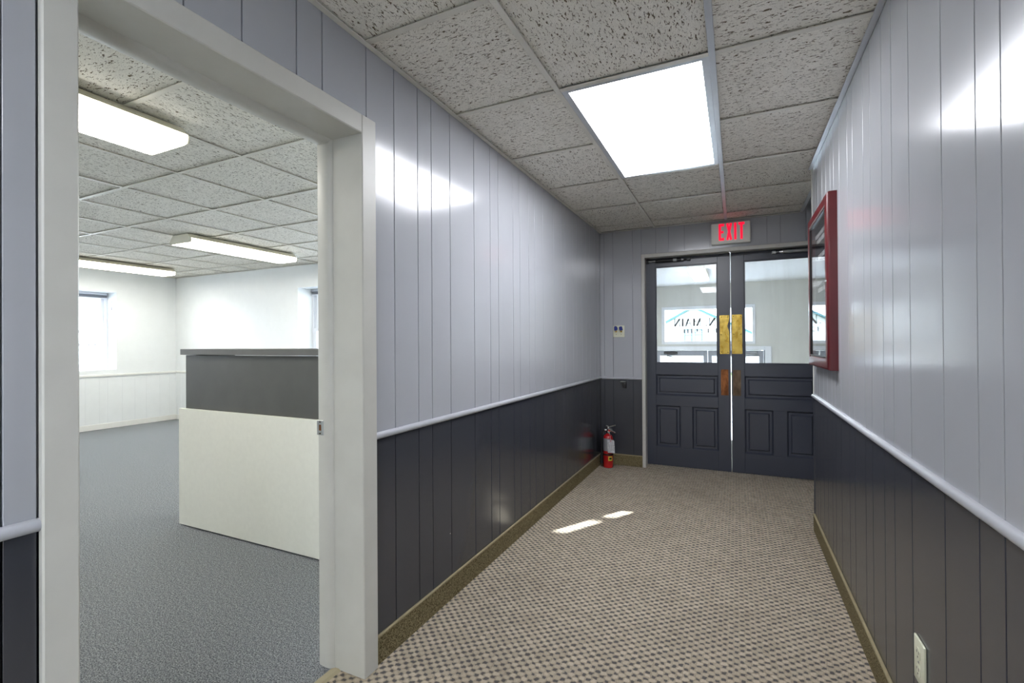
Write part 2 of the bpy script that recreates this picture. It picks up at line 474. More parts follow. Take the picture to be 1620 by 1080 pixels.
for c_ in (Y_R0, Y_R): planks(wr, B, 0, -1, c_, 0, RAIL, M_LOW); planks(wr, B, 0, -1, c_, RAIL, H + .05, M_UP)
planks(wr, B, 0, -1, Y_R1, GZ, H + .05, M_UP)
gd = struct('added_window_5', (B + .06, (GW0 + GW1) / 2, 0))
for n_, b in (('stile', (GW0, GW0 + .06, 0, GZ)), ('stile', (GW1 - .06, GW1, 0, GZ)), ('stile', (-1.74, -1.66, 0, GZ)), ('rail', (GW0 + .06, GW1 - .06, 0, .12)), ('rail', (GW0 + .06, GW1 - .06, GZ - .06, GZ))):
    box(n_, (B + .03, B + .08, b[0], b[1], b[2], b[3]), M_TRIM, gd, .003)
for a, b in ((GW0 + .06, -1.74), (-1.66, GW1 - .06)): box('pane', (B + .05, B + .055, a, b, .12, GZ - .06), M_GLASS, gd)
box('corner_bead', (B - .003, B + .115, 3.491, 3.505, RAIL, 2.45), M_TRIM, wr, .003)
box('corner_bead', (B - .003, B + .115, 3.491, 3.505, 0, RAIL), M_LOW, wr, .003)

# shallow recess past the end of the right-hand wall
box('wall_recess', (.80, .90, 3.40, 4.80, -.1, 2.6), M_UP, kind='structure')
box('wall_recess_return', (B + .115, .80, 3.40, 3.505, 0, 2.6), M_UP, kind='structure')
box('ceiling_recess', (.52, .90, 3.40, 4.80, 2.45, 2.55), M_VCEIL, kind='structure')

# far wall: the notch holds the pair of doors
DL, DR, DT = -.793, .713, 1.990        # clear opening
DC = -.0405                            # meeting line
X_A = [A, -1.166, -1.079, -.889, -.806]
X_B = [-.806, -.672, -.557, -.417, -.204, .022, .248, .347, .533, .66, .80]
wf = MB().prism([(A - .2, 0), (DL, 0), (DL, DT), (DR, DT), (DR, 0), (.9, 0), (.9, 2.6), (A - .2, 2.6)], 1, D + PT + .004, 4.80).build('wall_far', M_VEST, kind='structure')
box('panel_backing', (A - .05, DL, D + PT, D + PT + .004, 0, RAIL), M_LOW, wf)
box('panel_backing', (A - .05, DL, D + PT, D + PT + .004, RAIL, 2.5), M_UP, wf)
box('panel_backing', (DL, .80, D + PT, D + PT + .004, DT, 2.5), M_UP, wf)
planks(wf, D, 1, -1, X_A, 0, RAIL, M_LOW); planks(wf, D, 1, -1, X_A, RAIL, H + .03, M_UP)
planks(wf, D, 1, -1, X_B, 2.0, 2.45, M_UP)
box('wall_back', (OX, B + .12, BACK - .2, BACK, 0, 2.45), M_UP, kind='structure')

# chair rails: rounded nosing
def rail_profile(n=7):
    pts = [(0, .828), (.004, .828)]
    for i in range(n + 1):
        t = -math.pi / 2 + math.pi * i / n
        pts.append((.004 + .010 * math.cos(t), .8405 + .0125 * math.sin(t)))
    pts += [(0, .853)]
    return pts
def rail_y(name, plane, sign, y0, y1):
    MB().prism([(plane + sign * a, b) for a, b in rail_profile()], 1, y0, y1).build(name, M_RAIL, kind='structure', smooth=True)
rail_y('trim_1', A, 1, BACK, .433)
rail_y('trim_2', A, 1, 1.359, D)
rail_y('trim_3', B, -1, GW1, 3.495)
MB().prism([(D - a, b - .003) for a, b in rail_profile()], 0, A + .013, -.806).build('trim_4', M_RAIL, kind='structure', smooth=True)

# carpet-strip baseboards with their edging
def base_y(name, plane, sign, y0, y1):
    o = box(name, (plane, plane + sign * .008, y0, y1, 0, .100), M_COVE, kind='structure')
    box('edging', (plane, plane + sign * .011, y0, y1, .098, .107), M_COVECAP, o, .002)
base_y('baseboard_left', A, 1, 1.359, D)
base_y('baseboard_left_near', A, 1, BACK, .433)
base_y('baseboard_right', B, -1, GW1, 3.49)
o = box('baseboard_far', (A + .011, -.806, D - .008, D, 0, .100), M_COVE, kind='structure')
box('edging', (A + .011, -.806, D - .011, D, .098, .107), M_COVECAP, o, .002)

# ------------------------------------------------------------------ office doorway lining
df = struct('door_1', (-1.3, .889, 0))
CX = A + .018
box('casing_leg', (A, CX, .433, .490, 0, 1.992), M_TRIM, df, .003)
box('casing_leg', (A, CX, 1.288, 1.359, 0, 1.992), M_TRIM, df, .003)
box('casing_head', (A, CX, .490, 1.288, 1.925, 1.992), M_TRIM, df, .003)
box('jamb', (OX, CX - .002, .466, .489, 0, 1.945), M_TRIM, df, .002)
box('jamb', (OX, CX - .002, 1.289, 1.312, 0, 1.945), M_TRIM, df, .002)
box('jamb_head', (OX, CX - .002, .489, 1.289, 1.926, 1.95), M_TRIM, df, .002)
def stop_prof(y, s):
    return [(-1.395, y), (-1.395, y + s * .009), (-1.372, y + s * .013), (-1.350, y + s * .013), (-1.337, y + s * .010), (-1.329, y + s * .003), (-1.327, y)]
MB().prism(stop_prof(.489, 1), 2, .004, 1.926).build('stop', M_TRIM, df, smooth=True)
MB().prism(stop_prof(1.289, -1), 2, .004, 1.926).build('stop', M_TRIM, df, smooth=True)
MB().prism([(a, 1.926 - (b - 0)) for a, b in stop_prof(0, 1)], 1, .502, 1.276).build('stop_head', M_TRIM, df, smooth=True)
sp = box('strike_plate', (-1.397, -1.366, 1.2735, 1.2765, .848, .902), M_STEEL, df, .001)
box('latch_hole', (-1.388, -1.374, 1.2732, 1.276, .863, .888), M_COPPER, sp, .002)
for z in (.854, .896): MB().cyl((-1.381, 1.2737, z), (-1.381, 1.2727, z), .003, n=8).build('screw', M_SCREW, sp)

# ------------------------------------------------------------------ corridor ceiling: tiles in a grid
tile_cache = {}
def tile(parent, x0, x1, y0, y1, z, mat=None):
    w, l = round(x1 - x0, 3), round(y1 - y0, 3)
    if (w, l) not in tile_cache:
        m = MB().box(-w / 2, w / 2, -l / 2, l / 2, 0, .014).bev(.002)
        me = bpy.data.meshes.new('ceiling_tile'); m.bm.to_mesh(me); m.bm.free(); me.materials.append(M_TILE)
        tile_cache[(w, l)] = me
    return place('ceiling_tile', tile_cache[(w, l)], parent, loc=((x0 + x1) / 2, (y0 + y1) / 2, z + random.uniform(0, .0012)))
def runner(parent, x0, x1, y0, y1, mat=None, z=H, name='grid_runner'):
    return box(name, (x0, x1, y0, y1, z, z + .0045), mat or M_GRID, parent, .0012)

S = .6096
cl = MB().prism([(OX, BACK - .1), (.54, BACK - .1), (.54, 4.70), (OX, 4.70)], 2, H + .06, H + .12).build('ceiling', M_VCEIL, kind='structure')
ROWS = [1.3141 + S * k for k in range(-7, 6)]
ROWS = [BACK] + [r for r in ROWS if r > BACK + .05] + [D]
CC = [A, -.683, -.0735, B]
LIT = [(1.9237, 3.1429), (-1.734, -.515)]
for r0, r1 in zip(ROWS, ROWS[1:]):
    for i in range(3):
        lit = any(a - .02 < r0 and r1 < b + .02 for a, b in LIT)
        x1 = CC[i + 1]
        if i == 2 and r0 > 3.13: x1 = .51
        if i == 1 and lit: continue
        if i == 2 and r0 < 3.49 < r1:
            tile(cl, CC[2] + .004, B - .004, r0 + .004, 3.49, H + .010); tile(cl, CC[2] + .004, .506, 3.494, r1 - .004, H + .010)
            continue
        tile(cl, CC[i] + .004, (x1 if x1 > .5 else CC[i + 1]) - .004, r0 + .004, r1 - .004, H + .010)
for x, m in ((-.683, M_GRID), (-.0735, M_GRIDS)): runner(cl, x - .012, x + .012, BACK, D, m)
for r in ROWS[1:-1]:
    for i in range(3):
        if i == 1 and any(a + .1 < r < b - .1 for a, b in LIT): continue
        xe = CC[i + 1] if not (i == 2 and r > 3.49) else .51
        runner(cl, CC[i] + (.012 if i else .02), xe - (.012 if i < 2 else .02), r - .012, r + .012, M_GRID)
runner(cl, A, A + .022, BACK, D, M_GRID, H - .001, 'wall_angle')
runner(cl, B - .022, B, BACK, 3.49, M_GRIDS, H - .001, 'wall_angle')
box('edge_angle', (.488, .512, 3.50, D, H - .001, H + .004), M_GRIDS, cl, .001)
box('edge_fascia', (.509, .513, 3.50, D, H, 2.452), M_GRIDS, cl)
runner(cl, A + .022, .488, D - .022, D, M_GRID, H - .001, 'wall_angle')
box('edge_angle', (B, .512, 3.491, 3.51, H - .001, H + .004), M_GRIDS, cl, .001)

def troffer(label, y0, y1, group='recessed panel lights along the corridor'):
    x0, x1 = -.671, -.0855
    t = thing('ceiling_light', label, 'light', ((x0 + x1) / 2, (y0 + y1) / 2, H), group)
    y0 += .012; y1 -= .012
    fr = MB()
    for b in ((x0, x0 + .026, y0, y1), (x1 - .026, x1, y0, y1), (x0 + .026, x1 - .026, y0, y0 + .02), (x0 + .026, x1 - .026, y1 - .02, y1)):
        fr.box(b[0], b[1], b[2], b[3], H + .001, H + .055)
    fr.build('frame', M_GRIDS, t)
    box('diffuser', (x0 + .026, x1 - .026, y0 + .02, y1 - .02, H + .006, H + .012), M_TROFFER, t)
    box('housing', (x0, x1, y0, y1, H + .052, H + .058), M_HOUSING, t)
    return t
troffer('bright white recessed panel light in the corridor ceiling ahead of the exit sign', *LIT[0])
troffer('added bright white recessed panel light in the corridor ceiling behind the viewer', *LIT[1])  # unseen fill light, added to brighten the near corridor

# ------------------------------------------------------------------ far double doors
DY = 4.72                               # room face of the leaves
dfr = struct('door_2', (DC, 4.66, 0))
box('casing_leg', (-.806, -.774, D - .018, D, 0, 2.013), M_TRIM, dfr, .004)
box('casing_leg', (.70, .732, D - .018, D, 0, 2.013), M_TRIM, dfr, .004)
box('casing_head', (-.774, .70, D - .018, D, 1.978, 2.013), M_TRIM, dfr, .004)
box('jamb', (DL - .001, DL + .012, D - .006, 4.80, 0, DT), M_TRIM, dfr, .002)
box('jamb', (DR - .012, DR + .001, D - .006, 4.80, 0, DT), M_TRIM, dfr, .002)
box('jamb_head', (DL, DR, D - .006, 4.80, DT - .004, DT + .006), M_TRIM, dfr, .002)
box('bolt_keeper', (DC - .012, DC + .008, D + .01, D + .03, DT - .022, DT - .002), M_CHROME, dfr, .003)

def raised_panel(name, x0, x1, z0, z1, parent, m=.038):
    y = DY
    mb = MB()
    def ring(i, dy): return [mb.bm.verts.new(c) for c in ((x0 + i, y + dy, z0 + i), (x1 - i, y + dy, z0 + i), (x1 - i, y + dy, z1 - i), (x0 + i, y + dy, z1 - i))]
    R_ = [ring(0, .001), ring(.012, .017), ring(m - .010, .017), ring(m, .004)]
    for a, b in zip(R_, R_[1:]):
        for i in range(4): mb.face([a[i], a[(i + 1) % 4], b[(i + 1) % 4], b[i]])
    mb.face(R_[-1])
    bk = ring(0, .030)
    for i in range(4): mb.face([R_[0][(i + 1) % 4], R_[0][i], bk[i], bk[(i + 1) % 4]])
    mb.face(bk[::-1])
    return mb.build(name, M_DOOR, parent)

def leaf(name, x0, x1, mir):
    """mir: function mapping left-leaf x to this leaf's x"""
    d = struct(name, ((x0 + x1) / 2, DY, 0))
    z0, z1, y0, y1 = .008, 1.984, DY, DY + .044
    X = lambda v: mir(v)
    def bx(n, a, b, c, e, bev=.0015):
        a, b = sorted((X(a), X(b)))
        return box(n, (a, b, y0, y1, c, e), M_DOOR, d, bev)
    bx('stile', -.789, -.697, z0, z1); bx('stile', -.149, -.0436, z0, z1)
    bx('rail', -.697, -.149, 1.904, z1); bx('rail', -.697, -.149, .874, .983)
    bx('rail', -.697, -.149, .579, .678); bx('rail', -.697, -.149, z0, .187)
    bx('mullion', -.477, -.372, .187, .579)
    for a, b, c, e in ((-.697, -.149, .678, .874), (-.697, -.477, .187, .579), (-.372, -.149, .187, .579)):
        a, b = sorted((X(a), X(b)))
        raised_panel('panel', a, b, c, e, d)
    a, b = sorted((X(-.697), X(-.149)))
    box('pane', (a, b, DY + .019, DY + .023, .983, 1.904), M_DGLASS, d)
    for q in ((a, a + .010, .983, 1.904), (b - .010, b, .983, 1.904), (a + .01, b - .01, .983, .993), (a + .01, b - .01, 1.894, 1.904)):
        box('glazing_bead', (q[0], q[1], DY + .006, DY + .019, q[2], q[3]), M_DOOR, d, .002)
    return d
dl = leaf('door_3', -.789, -.0436, lambda v: v)
dr = leaf('door_4', -.0374, .708, lambda v: 2 * DC - v)

def push_plate(parent, x0, x1, z0, z1, mat, scallop=0, screws=True, name='push_plate'):
    n = 14; poly = []
    for i in range(n + 1):
        t = i / n; poly.append((x0, z0 + (z1 - z0) * t))
    for i in range(n + 1):
        t = 1 - i / n
        bite = scallop * math.exp(-((t - .72) / .10) ** 2)
        poly.append((x1 - bite, z0 + (z1 - z0) * t))
    pl = MB().prism(poly, 1, DY - .003, DY + .001).build(name, mat, parent)
    if screws:
        for z in (z0 + .016, (z0 + z1) / 2, z1 - .016):
            for x in (x0 + .013, x1 - .012 - (0 if z < z1 - .1 else 0)):
                MB().cyl((x, DY - .0025, z), (x, DY - .005, z), .0042, .003, 8).build('screw', M_SCREW, pl)
    return pl
push_plate(dl, -.1326, -.053, 1.072, 1.4235, M_BRASS, .016)
push_plate(dr, -.031, .052, 1.074, 1.4265, M_BRASS)
push_plate(dl, -.125, -.063, .698, .932, M_COPPER, screws=False, name='lower_plate')
push_plate(dr, -.026, .039, .697, .928, M_BRONZE, screws=False, name='lower_plate')
# pull on the entry side of the right leaf, seen past the stile through the glass
pu = MB().tube([(.060, DY + .045, 1.08), (.062, DY + .085, 1.10), (.066, DY + .092, 1.16), (.066, DY + .092, 1.32), (.062, DY + .085, 1.38), (.060, DY + .045, 1.40)], .009).build('pull_handle', M_CHROME, dr, smooth=True)

def closer(label, xa, xb, z, mat, dark):
    c = thing('door_closer', label, 'door closer', ((xa + xb) / 2, DY - .03, z), 'tube door closers at the head of the double doors')
    y = DY - .032
    L = xb - xa
    s_ = 1 if L > 0 else -1
    MB().cyl((xa + .22 * L, y, z), (xa + .80 * L, y, z + .001), .0145, n=20).build('tube', mat, c, smooth=True)
    MB().cyl((xa + .80 * L, y, z), (xa + .86 * L, y, z), .0147, .009, 20).build('end_cap', M_CHROME, c, smooth=True)
    MB().cyl((xa + .86 * L, y, z), (xa + .96 * L, y, z), .005, n=10).build('adjuster', M_CHROME if not dark else M_BLACK, c, smooth=True)
    MB().cyl((xa, y, z), (xa + .22 * L, y, z), .006, n=10).build('rod', M_CHROME, c, smooth=True)
    MB().cyl((xa + .62 * L, y, z), (xa + .70 * L, y, z), .0152, n=20).build('label_band', M_SILVER, c, smooth=True)
    box('bracket', (xa - .002, xa + s_ * .022, y - .008, DY, z - .014, z + .014), mat, c, .002)
    box('foot', (xb - s_ * .03, xb, y - .007, DY, z - .012, z + .012), mat, c, .002)
    return c
closer('black tube door closer across the top rail of the door beside the key switch', -.775, -.377, 1.955, M_BLACK, True)
closer('silver tube door closer across the top rail of the door by the red display case', .690, .289, 1.955, M_STEEL, False)

# ------------------------------------------------------------------ EXIT sign
ex = thing('exit_sign', 'off-white box sign with glowing red EXIT letters above the double doors', 'exit sign', (-.036, D, 2.045))
MB().box(-.191, .120, D - .042, D, 2.041, 2.226).bev(.008, 2).build('housing', M_WHITEBOX, ex, smooth=True)
box('face_plate', (-.183, .112, D - .046, D - .041, 2.049, 2.220), M_WHITEBOX, ex, .002)
st, wd = set_line('EXIT', BLOCK, .10)
sc_ = .205 / wd
MB_ = strokes_mesh(st, lambda u, v, t: (-.131 + u * sc_, D - .0462 - t, 2.071 + v * .146), .0008)
MB_.build('lettering', M_EXIT, ex)

# ------------------------------------------------------------------ display case on the right wall
bc = thing('display_case', 'maroon framed glass-front letter board hung on the wall by the doors', 'display case', (B, 3.02, 1.04))
y0, y1, z0, z1, dp, fw_ = 2.690, 3.345, 1.040, 1.897, .044, .058
fr = MB()
def ring_y(inset, depth):
    return [fr.bm.verts.new((B - depth, yy, zz)) for yy, zz in ((y0 + inset, z0 + inset), (y1 - inset, z0 + inset), (y1 - inset, z1 - inset), (y0 + inset, z1 - inset))]
rings = [ring_y(0, 0), ring_y(0, dp - .014)]
for i in range(1, 6):
    t = math.pi / 2 * i / 5
    rings.append(ring_y(.014 - .014 * math.cos(t), dp - .014 + .014 * math.sin(t)))
rings += [ring_y(fw_ - .008, dp), ring_y(fw_, dp - .007), ring_y(fw_, .004)]
for a, b in zip(rings, rings[1:]):
    for i in range(4): fr.face([a[i], a[(i + 1) % 4], b[(i + 1) % 4], b[i]])
fr.build('frame', M_MAROON, bc, smooth=True)
brd = box('letter_board', (B - .014, B - .001, y0 + fw_ - .004, y1 - fw_ + .004, z0 + fw_ - .004, z1 - fw_ + .004), M_FELT, bc)
box('glass_front', (B - dp + .008, B - dp + .011, y0 + fw_ - .002, y1 - fw_ + .002, z0 + fw_ - .002, z1 - fw_ + .002), M_CASEGLASS, bc)
g = MB()
for zz in (z0 + fw_, z1 - fw_ - .008): g.box(B - dp + .002, B - dp + .008, y0 + fw_, y1 - fw_, zz, zz + .008)
for yy in (y0 + fw_, y1 - fw_ - .008): g.box(B - dp + .002, B - dp + .008, yy, yy + .008, z0 + fw_ + .008, z1 - fw_ - .008)
g.build('glazing_trim', M_BLACK, bc)
MB().cyl((B - dp + .001, y0 + .030, 1.468), (B - dp - .006, y0 + .030, 1.468), .010, .008, 14).build('lock', M_CHROME, bc, smooth=True)
for zz, spans in ((1.765, ((2.80, .16), (2.99, .10), (3.12, .12))), (1.730, ((2.84, .2), (3.07, .12))), (1.640, ((2.90, .12), (3.05, .1))), (1.455, ((2.80, .18), (3.02, .14))), (1.415, ((2.82, .12),)), (1.23, ((2.85, .15), (3.04, .1)))):
    for ys, L in spans:
        row = MB(); yy = ys
        while yy < ys + L:
            w_ = random.choice((.010, .012, .014))
            row.box(B - .017, B - .0138, yy, yy + w_ * .75, zz, zz + .022); yy += w_ + .004
        row.build('letter_row', M_LETTER, brd)

# ------------------------------------------------------------------ outlet, switch plate, keys, small box
ou = thing('wall_outlet', 'cream duplex power outlet low on the charcoal panelling', 'outlet', (B, 1.6, .32))
MB().box(B - .0065, B, 1.562, 1.640, .268, .386).bev(.003, 2).build('cover_plate', M_CREAM, ou, smooth=True)
for zc in (.305, .349):
    poly = [(1.601 + .0165 * max(-.82, min(.82, math.cos(t))), zc + .0165 * math.sin(t)) for t in [2 * math.pi * i / 20 for i in range(20)]]
    r_ = MB().prism(poly, 0, B - .0085, B - .005).build('receptacle', M_CREAM, ou)
    for yy, hh in ((1.594, .008), (1.608, .0065)):
        box('slot', (B - .0089, B - .008, yy - .0012, yy + .0012, zc + .001 - .0, zc + .001 + hh), M_BLACK, r_)
    MB().cyl((B - .008, 1.601, zc - .008), (B - .0089, 1.601, zc - .008), .0026, n=10).build('ground_hole', M_BLACK, r_)
MB().cyl((B - .006, 1.601, .327), (B - .0078, 1.601, .327), .003, n=10).build('screw', M_STEEL, ou)

swp = thing('key_switch_plate', 'cream square wall plate with two key locks beside the doors', 'switch plate', (-1.023, D, 1.29))
MB().box(-1.079, -.969, D - .006, D, 1.234, 1.347).bev(.003, 2).build('cover_plate', M_CREAM, swp, smooth=True)
for k, x in enumerate((-1.048, -1.000)):
    MB().cyl((x, D - .005, 1.288), (x, D - .016, 1.288), .008, n=14).build('lock_barrel', M_BRASS, swp, smooth=True)
    MB().cyl((x, D - .005, 1.262), (x, D - .0078, 1.262), .003, n=8).build('screw', M_SCREW, swp)
for x, lab in ((-1.048, 'blue-headed key in the plate lock nearer the corner'), (-1.000, 'blue-headed key in the plate lock nearer the doors')):
    ky = thing('key', lab, 'key', (x, D - .02, 1.30), 'blue keys in the wall plate')
    box('blade', (x - .0035, x + .0035, D - .026, D - .016, 1.285, 1.300), M_BRASS, ky, .001)
    hw = .0155
    sgn = 1 if x < -1.02 else -1
    poly = [(x - hw, 1.299), (x - hw - .001, 1.330), (x - hw + .006, 1.341), (x + hw - .010, 1.340), (x + hw + .001, 1.325), (x + hw, 1.306), (x + .006, 1.298)]
    if sgn < 0: poly = [(x - hw, 1.306), (x - hw - .002, 1.330), (x - .006, 1.337), (x + hw - .004, 1.336), (x + hw, 1.318), (x + hw + .004, 1.300), (x - .004, 1.297)]
    MB().prism(poly, 1, D - .030, D - .023).bev(.0015).build('head', M_BLUE, ky)

hb = thing('wall_box', 'small black box bracketed under the far chair rail', 'box', (-.98, D, .79))
MB().box(-.988, -.953, D - .030, D, .748, .806).bev(.003).build('body', M_BLACK, hb)
box('top_plate', (-1.008, -.956, D - .036, D, .803, .811), M_STEEL, hb, .0015)
MB().cyl((-.966, D - .030, .79), (-.966, D - .033, .79), .004, n=10).build('screw', M_CHROME, hb)

# ------------------------------------------------------------------ fire extinguisher
ex_x, ex_y = -1.105, 4.47
fe = thing('fire_extinguisher', 'red fire extinguisher with white tag standing on the carpet in the corner', 'fire extinguisher', (ex_x, ex_y, 0))
prof = [(.040, 0), (.046, .004), (.046, .270), (.044, .286), (.037, .300), (.026, .309), (.018, .314), (.018, .322)]
MB().lathe(prof, ex_x, ex_y, 28).build('cylinder', M_RED, fe, smooth=True)
def wrap(name, mat, z0, z1, a0, a1, r=.0466, n=14):
    m = MB(); A_ = []; B_ = []
    for i in range(n + 1):
        t = math.radians(a0 + (a1 - a0) * i / n)
        A_.append(m.bm.verts.new((ex_x + r * math.cos(t), ex_y + r * math.sin(t), z0))); B_.append(m.bm.verts.new((ex_x + r * math.cos(t), ex_y + r * math.sin(t), z1)))
    for i in range(n): m.face([A_[i], A_[i + 1], B_[i + 1], B_[i]])
    return m.build(name, mat, fe, smooth=True)
wrap('label', M_SILVER, .160, .278, 165, 320)
wrap('strap', M_RUBBER, .118, .134, 0, 360, .0475, 24)
wrap('sticker', M_TAPE, .070, .112, 285, 335)
wrap('sticker_mark', M_INK, .082, .100, 296, 326, .0469)
MB().lathe([(.017, .320), (.017, .338), (.013, .342), (.013, .372), (.016, .376), (.016, .384), (.009, .390)], ex_x, ex_y, 16).build('valve', M_CHROME, fe, smooth=True)
g_ = MB().cyl((ex_x + .012, ex_y - .014, .352), (ex_x + .018, ex_y - .030, .352), .013, n=16).build('gauge', M_CHROME, fe, smooth=True)
MB().cyl((ex_x + .018, ex_y - .0295, .352), (ex_x + .0185, ex_y - .031, .352), .010, n=16).build('gauge_face', M_RED, g_)
MB().prism([(ex_x - .022, .384), (ex_x - .018, .396), (ex_x + .006, .392), (ex_x + .070, .409), (ex_x + .076, .402), (ex_x + .072, .396), (ex_x + .010, .374), (ex_x - .014, .374)], 1, ex_y - .011, ex_y + .011).bev(.003).build('squeeze_lever', M_CHROME, fe)
MB().prism([(ex_x - .004, .366), (ex_x + .014, .368), (ex_x + .040, .352), (ex_x + .072, .336), (ex_x + .070, .328), (ex_x + .036, .342), (ex_x + .006, .350)], 1, ex_y - .010, ex_y + .010).bev(.002).build('carry_handle', M_CHROME, fe)
MB().tube([(ex_x + .02, ex_y - .016, .372), (ex_x + .034, ex_y - .02, .374), (ex_x + .044, ex_y - .02, .364), (ex_x + .036, ex_y - .02, .352)], .0016, 6).build('pull_pin', M_STEEL, fe, smooth=True)
hp = [(ex_x - .010, ex_y - .004, .352), (ex_x - .032, ex_y - .008, .354), (ex_x - .050, ex_y - .010, .338), (ex_x - .058, ex_y - .012, .30), (ex_x - .060, ex_y - .012, .22), (ex_x - .060, ex_y - .010, .13)]
MB().tube(hp, .008, 10).build('hose', M_RUBBER, fe, smooth=True)
MB().cyl((ex_x - .060, ex_y - .010, .135), (ex_x - .060, ex_y - .008, .035), .010, .016, 14).build('nozzle', M_RUBBER, fe, smooth=True)
MB().cyl((ex_x - .012, ex_y - .005, .352), (ex_x - .030, ex_y - .007, .354), .010, n=12).build('hose_nut', M_CHROME, fe, smooth=True)
tg = MB().prism([(ex_x + .012, .152), (ex_x + .078, .150), (ex_x + .073, .262), (ex_x + .064, .274), (ex_x + .014, .274), (ex_x + .007, .264)], 1, ex_y - .0605, ex_y - .0595).build('inspection_tag', M_TAG, fe)
MB().cyl((ex_x + .040, ex_y - .0600, .262), (ex_x + .040, ex_y - .0620, .262), .005, n=12).build('eyelet', M_RED, tg)
MB().tube([(ex_x + .040, ex_y - .060, .263), (ex_x + .032, ex_y - .045, .30), (ex_x + .014, ex_y - .016, .345)], .0012, 5).build('tag_tie', M_LETTER, fe)

# ------------------------------------------------------------------ office shell
WZ0, WZ1 = .841, 1.955                  # window openings
W1A, W1B = 2.93, 3.790                  # in the window wall
W2A, W2B = -5.388, -4.52                # in the street wall
W5A, W5B = -.3, 1.9  # added in the window wall, out of view
W6A, W6B = -4.1, -2.0  # added in the street wall, out of view
def wall_with_holes(name, axis, a, b, u0, u1, z0, z1, holes, hz0, hz1, mat):
    m = MB()
    def q(us, ue, zs, ze):
        if axis == 0: m.box(a, b, us, ue, zs, ze)
        else: m.box(us, ue, a, b, zs, ze)
    u = u0
    for h0, h1 in holes:
        q(u, h0, z0, z1); q(h0, h1, z0, hz0); q(h0, h1, hz1, z1); u = h1
    q(u, u1, z0, z1)
    bmesh.ops.remove_doubles(m.bm, verts=m.bm.verts[:], dist=1e-5)
    return m.build(name, mat, kind='structure')
ww = wall_with_holes('wall_office_window', 0, OW - .32, OW, OS - .1, ON + .32, 0, 2.45, [(W5A, W5B), (W1A, W1B)], WZ0, WZ1, M_WALLW)
ws = wall_with_holes('wall_office_street', 1, ON, ON + .32, OW, A - .214, 0, 2.45, [(W2A, W2B), (W6A, W6B)], WZ0, WZ1, M_WALLW)
box('wall_office_back', (OW, OX, OS - .1, OS, 0, 2.45), M_WALLW, kind='structure')
# grooved wainscot under the office rail
cuts = [1.7, 1.82, 2.0, 2.1, 2.3, 2.45, 2.62, 2.82, 2.92, 3.12, 3.26, 3.42, 3.58, 3.68, 3.86, 4.02, 4.17, 4.36, 4.50, ON]
for a, b in zip(cuts, cuts[1:]):
    box('plank', (OW, OW + .006, a + .0002, b - .0002, .07, .745), M_WALLW, ww, .0003)
cuts = [OW + .006, -8.0, -7.86, -7.66, -7.5, -7.34, -7.1, -6.96, -6.8, -6.6, -6.4]
for a, b in zip(cuts, cuts[1:]):
    box('plank', (a + .0004, b - .0004, ON - .006, ON, .07, .745), M_WALLW, ws, .0006)
box('trim_office_1', (OW, OW + .022, OS, ON, .745, .775), M_TRIMW, None, .005, 'structure')
box('trim_office_2', (OW + .022, OX, ON - .022, ON, .745, .775), M_TRIMW, None, .005, 'structure')
box('baseboard_office_1', (OW, OW + .016, OS, ON, 0, .078), M_TRIMW, None, .003, 'structure')
box('baseboard_office_2', (OW + .016, OX, ON - .016, ON, 0, .078), M_TRIMW, None, .003, 'structure')

# office ceiling
co = MB().box(OW - .3, OX, OS - .1, ON + .3, H + .06, H + .12).build('ceiling_office', M_VCEIL, kind='structure')
XS = [OW] + [-3.16 + S * k for k in range(-8, 3)] + [OX]
XS = [x for x in XS if OW <= x <= OX]
YS = [OS] + [1.80 + S * k for k in range(-5, 5)] + [ON]
YS = [y for y in YS if OS <= y <= ON]
for y0, y1 in zip(YS, YS[1:]):
    for x0, x1 in zip(XS, XS[1:]):
        if x1 - x0 > .03 and y1 - y0 > .03: tile(co, x0 + .004, x1 - .004, y0 + .004, y1 - .004, H + .010)
for y in YS[1:-1]: runner(co, OW, OX, y - .012, y + .012)
for y0, y1 in zip(YS, YS[1:]):
    for x in XS[1:-1]: runner(co, x - .012, x + .012, y0 + .012, y1 - .012)
runner(co, OW, OW + .022, OS, ON, None, H - .001, 'wall_angle'); runner(co, OX - .022, OX, OS, ON, None, H - .001, 'wall_angle')
runner(co, OW + .022, OX - .022, ON - .022, ON, None, H - .001, 'wall_angle')

# wraparound fixtures under the office ceiling
def wrap_fixture(cx, y0, y1, label):
    t = thing('fluorescent_light', label, 'light', (cx, (y0 + y1) / 2, H), 'wraparound fluorescent lights on the office ceiling')
    hb_, ht = .165, .118
    MB().prism([(cx - ht, H - .001), (cx - hb_ - .003, H - .045), (cx + hb_ + .003, H - .045), (cx + ht, H - .001)], 1, y0 + .008, y1 - .008).build('housing', M_HOUSING, t)
    MB().prism([(cx - hb_, H - .046), (cx - hb_ + .004, H - .084), (cx - hb_ + .03, H - .090), (cx + hb_ - .03, H - .090), (cx + hb_ - .004, H - .084), (cx + hb_, H - .046)], 1, y0 + .008, y1 - .008).build('lens', M_WRAP, t)
    for a, b in ((y0, y0 + .008), (y1 - .008, y1)):
        MB().prism([(cx - ht, H - .001), (cx - hb_ - .008, H - .058), (cx - hb_ + .002, H - .088), (cx + hb_ - .002, H - .088), (cx + hb_ + .008, H - .058), (cx + ht, H - .001)], 1, a, b).bev(.002).build('end_cap', M_HOUSING, t)
    return t
wrap_fixture(-2.59, .215, 1.435, 'fluorescent ceiling light just inside the office doorway, nearest of its kind')
wrap_fixture(-4.87, 2.79, 4.01, 'fluorescent ceiling light over the middle of the office beyond the counter')
wrap_fixture(-7.26, 2.79, 4.01, 'fluorescent ceiling light by the corner of the office window wall')
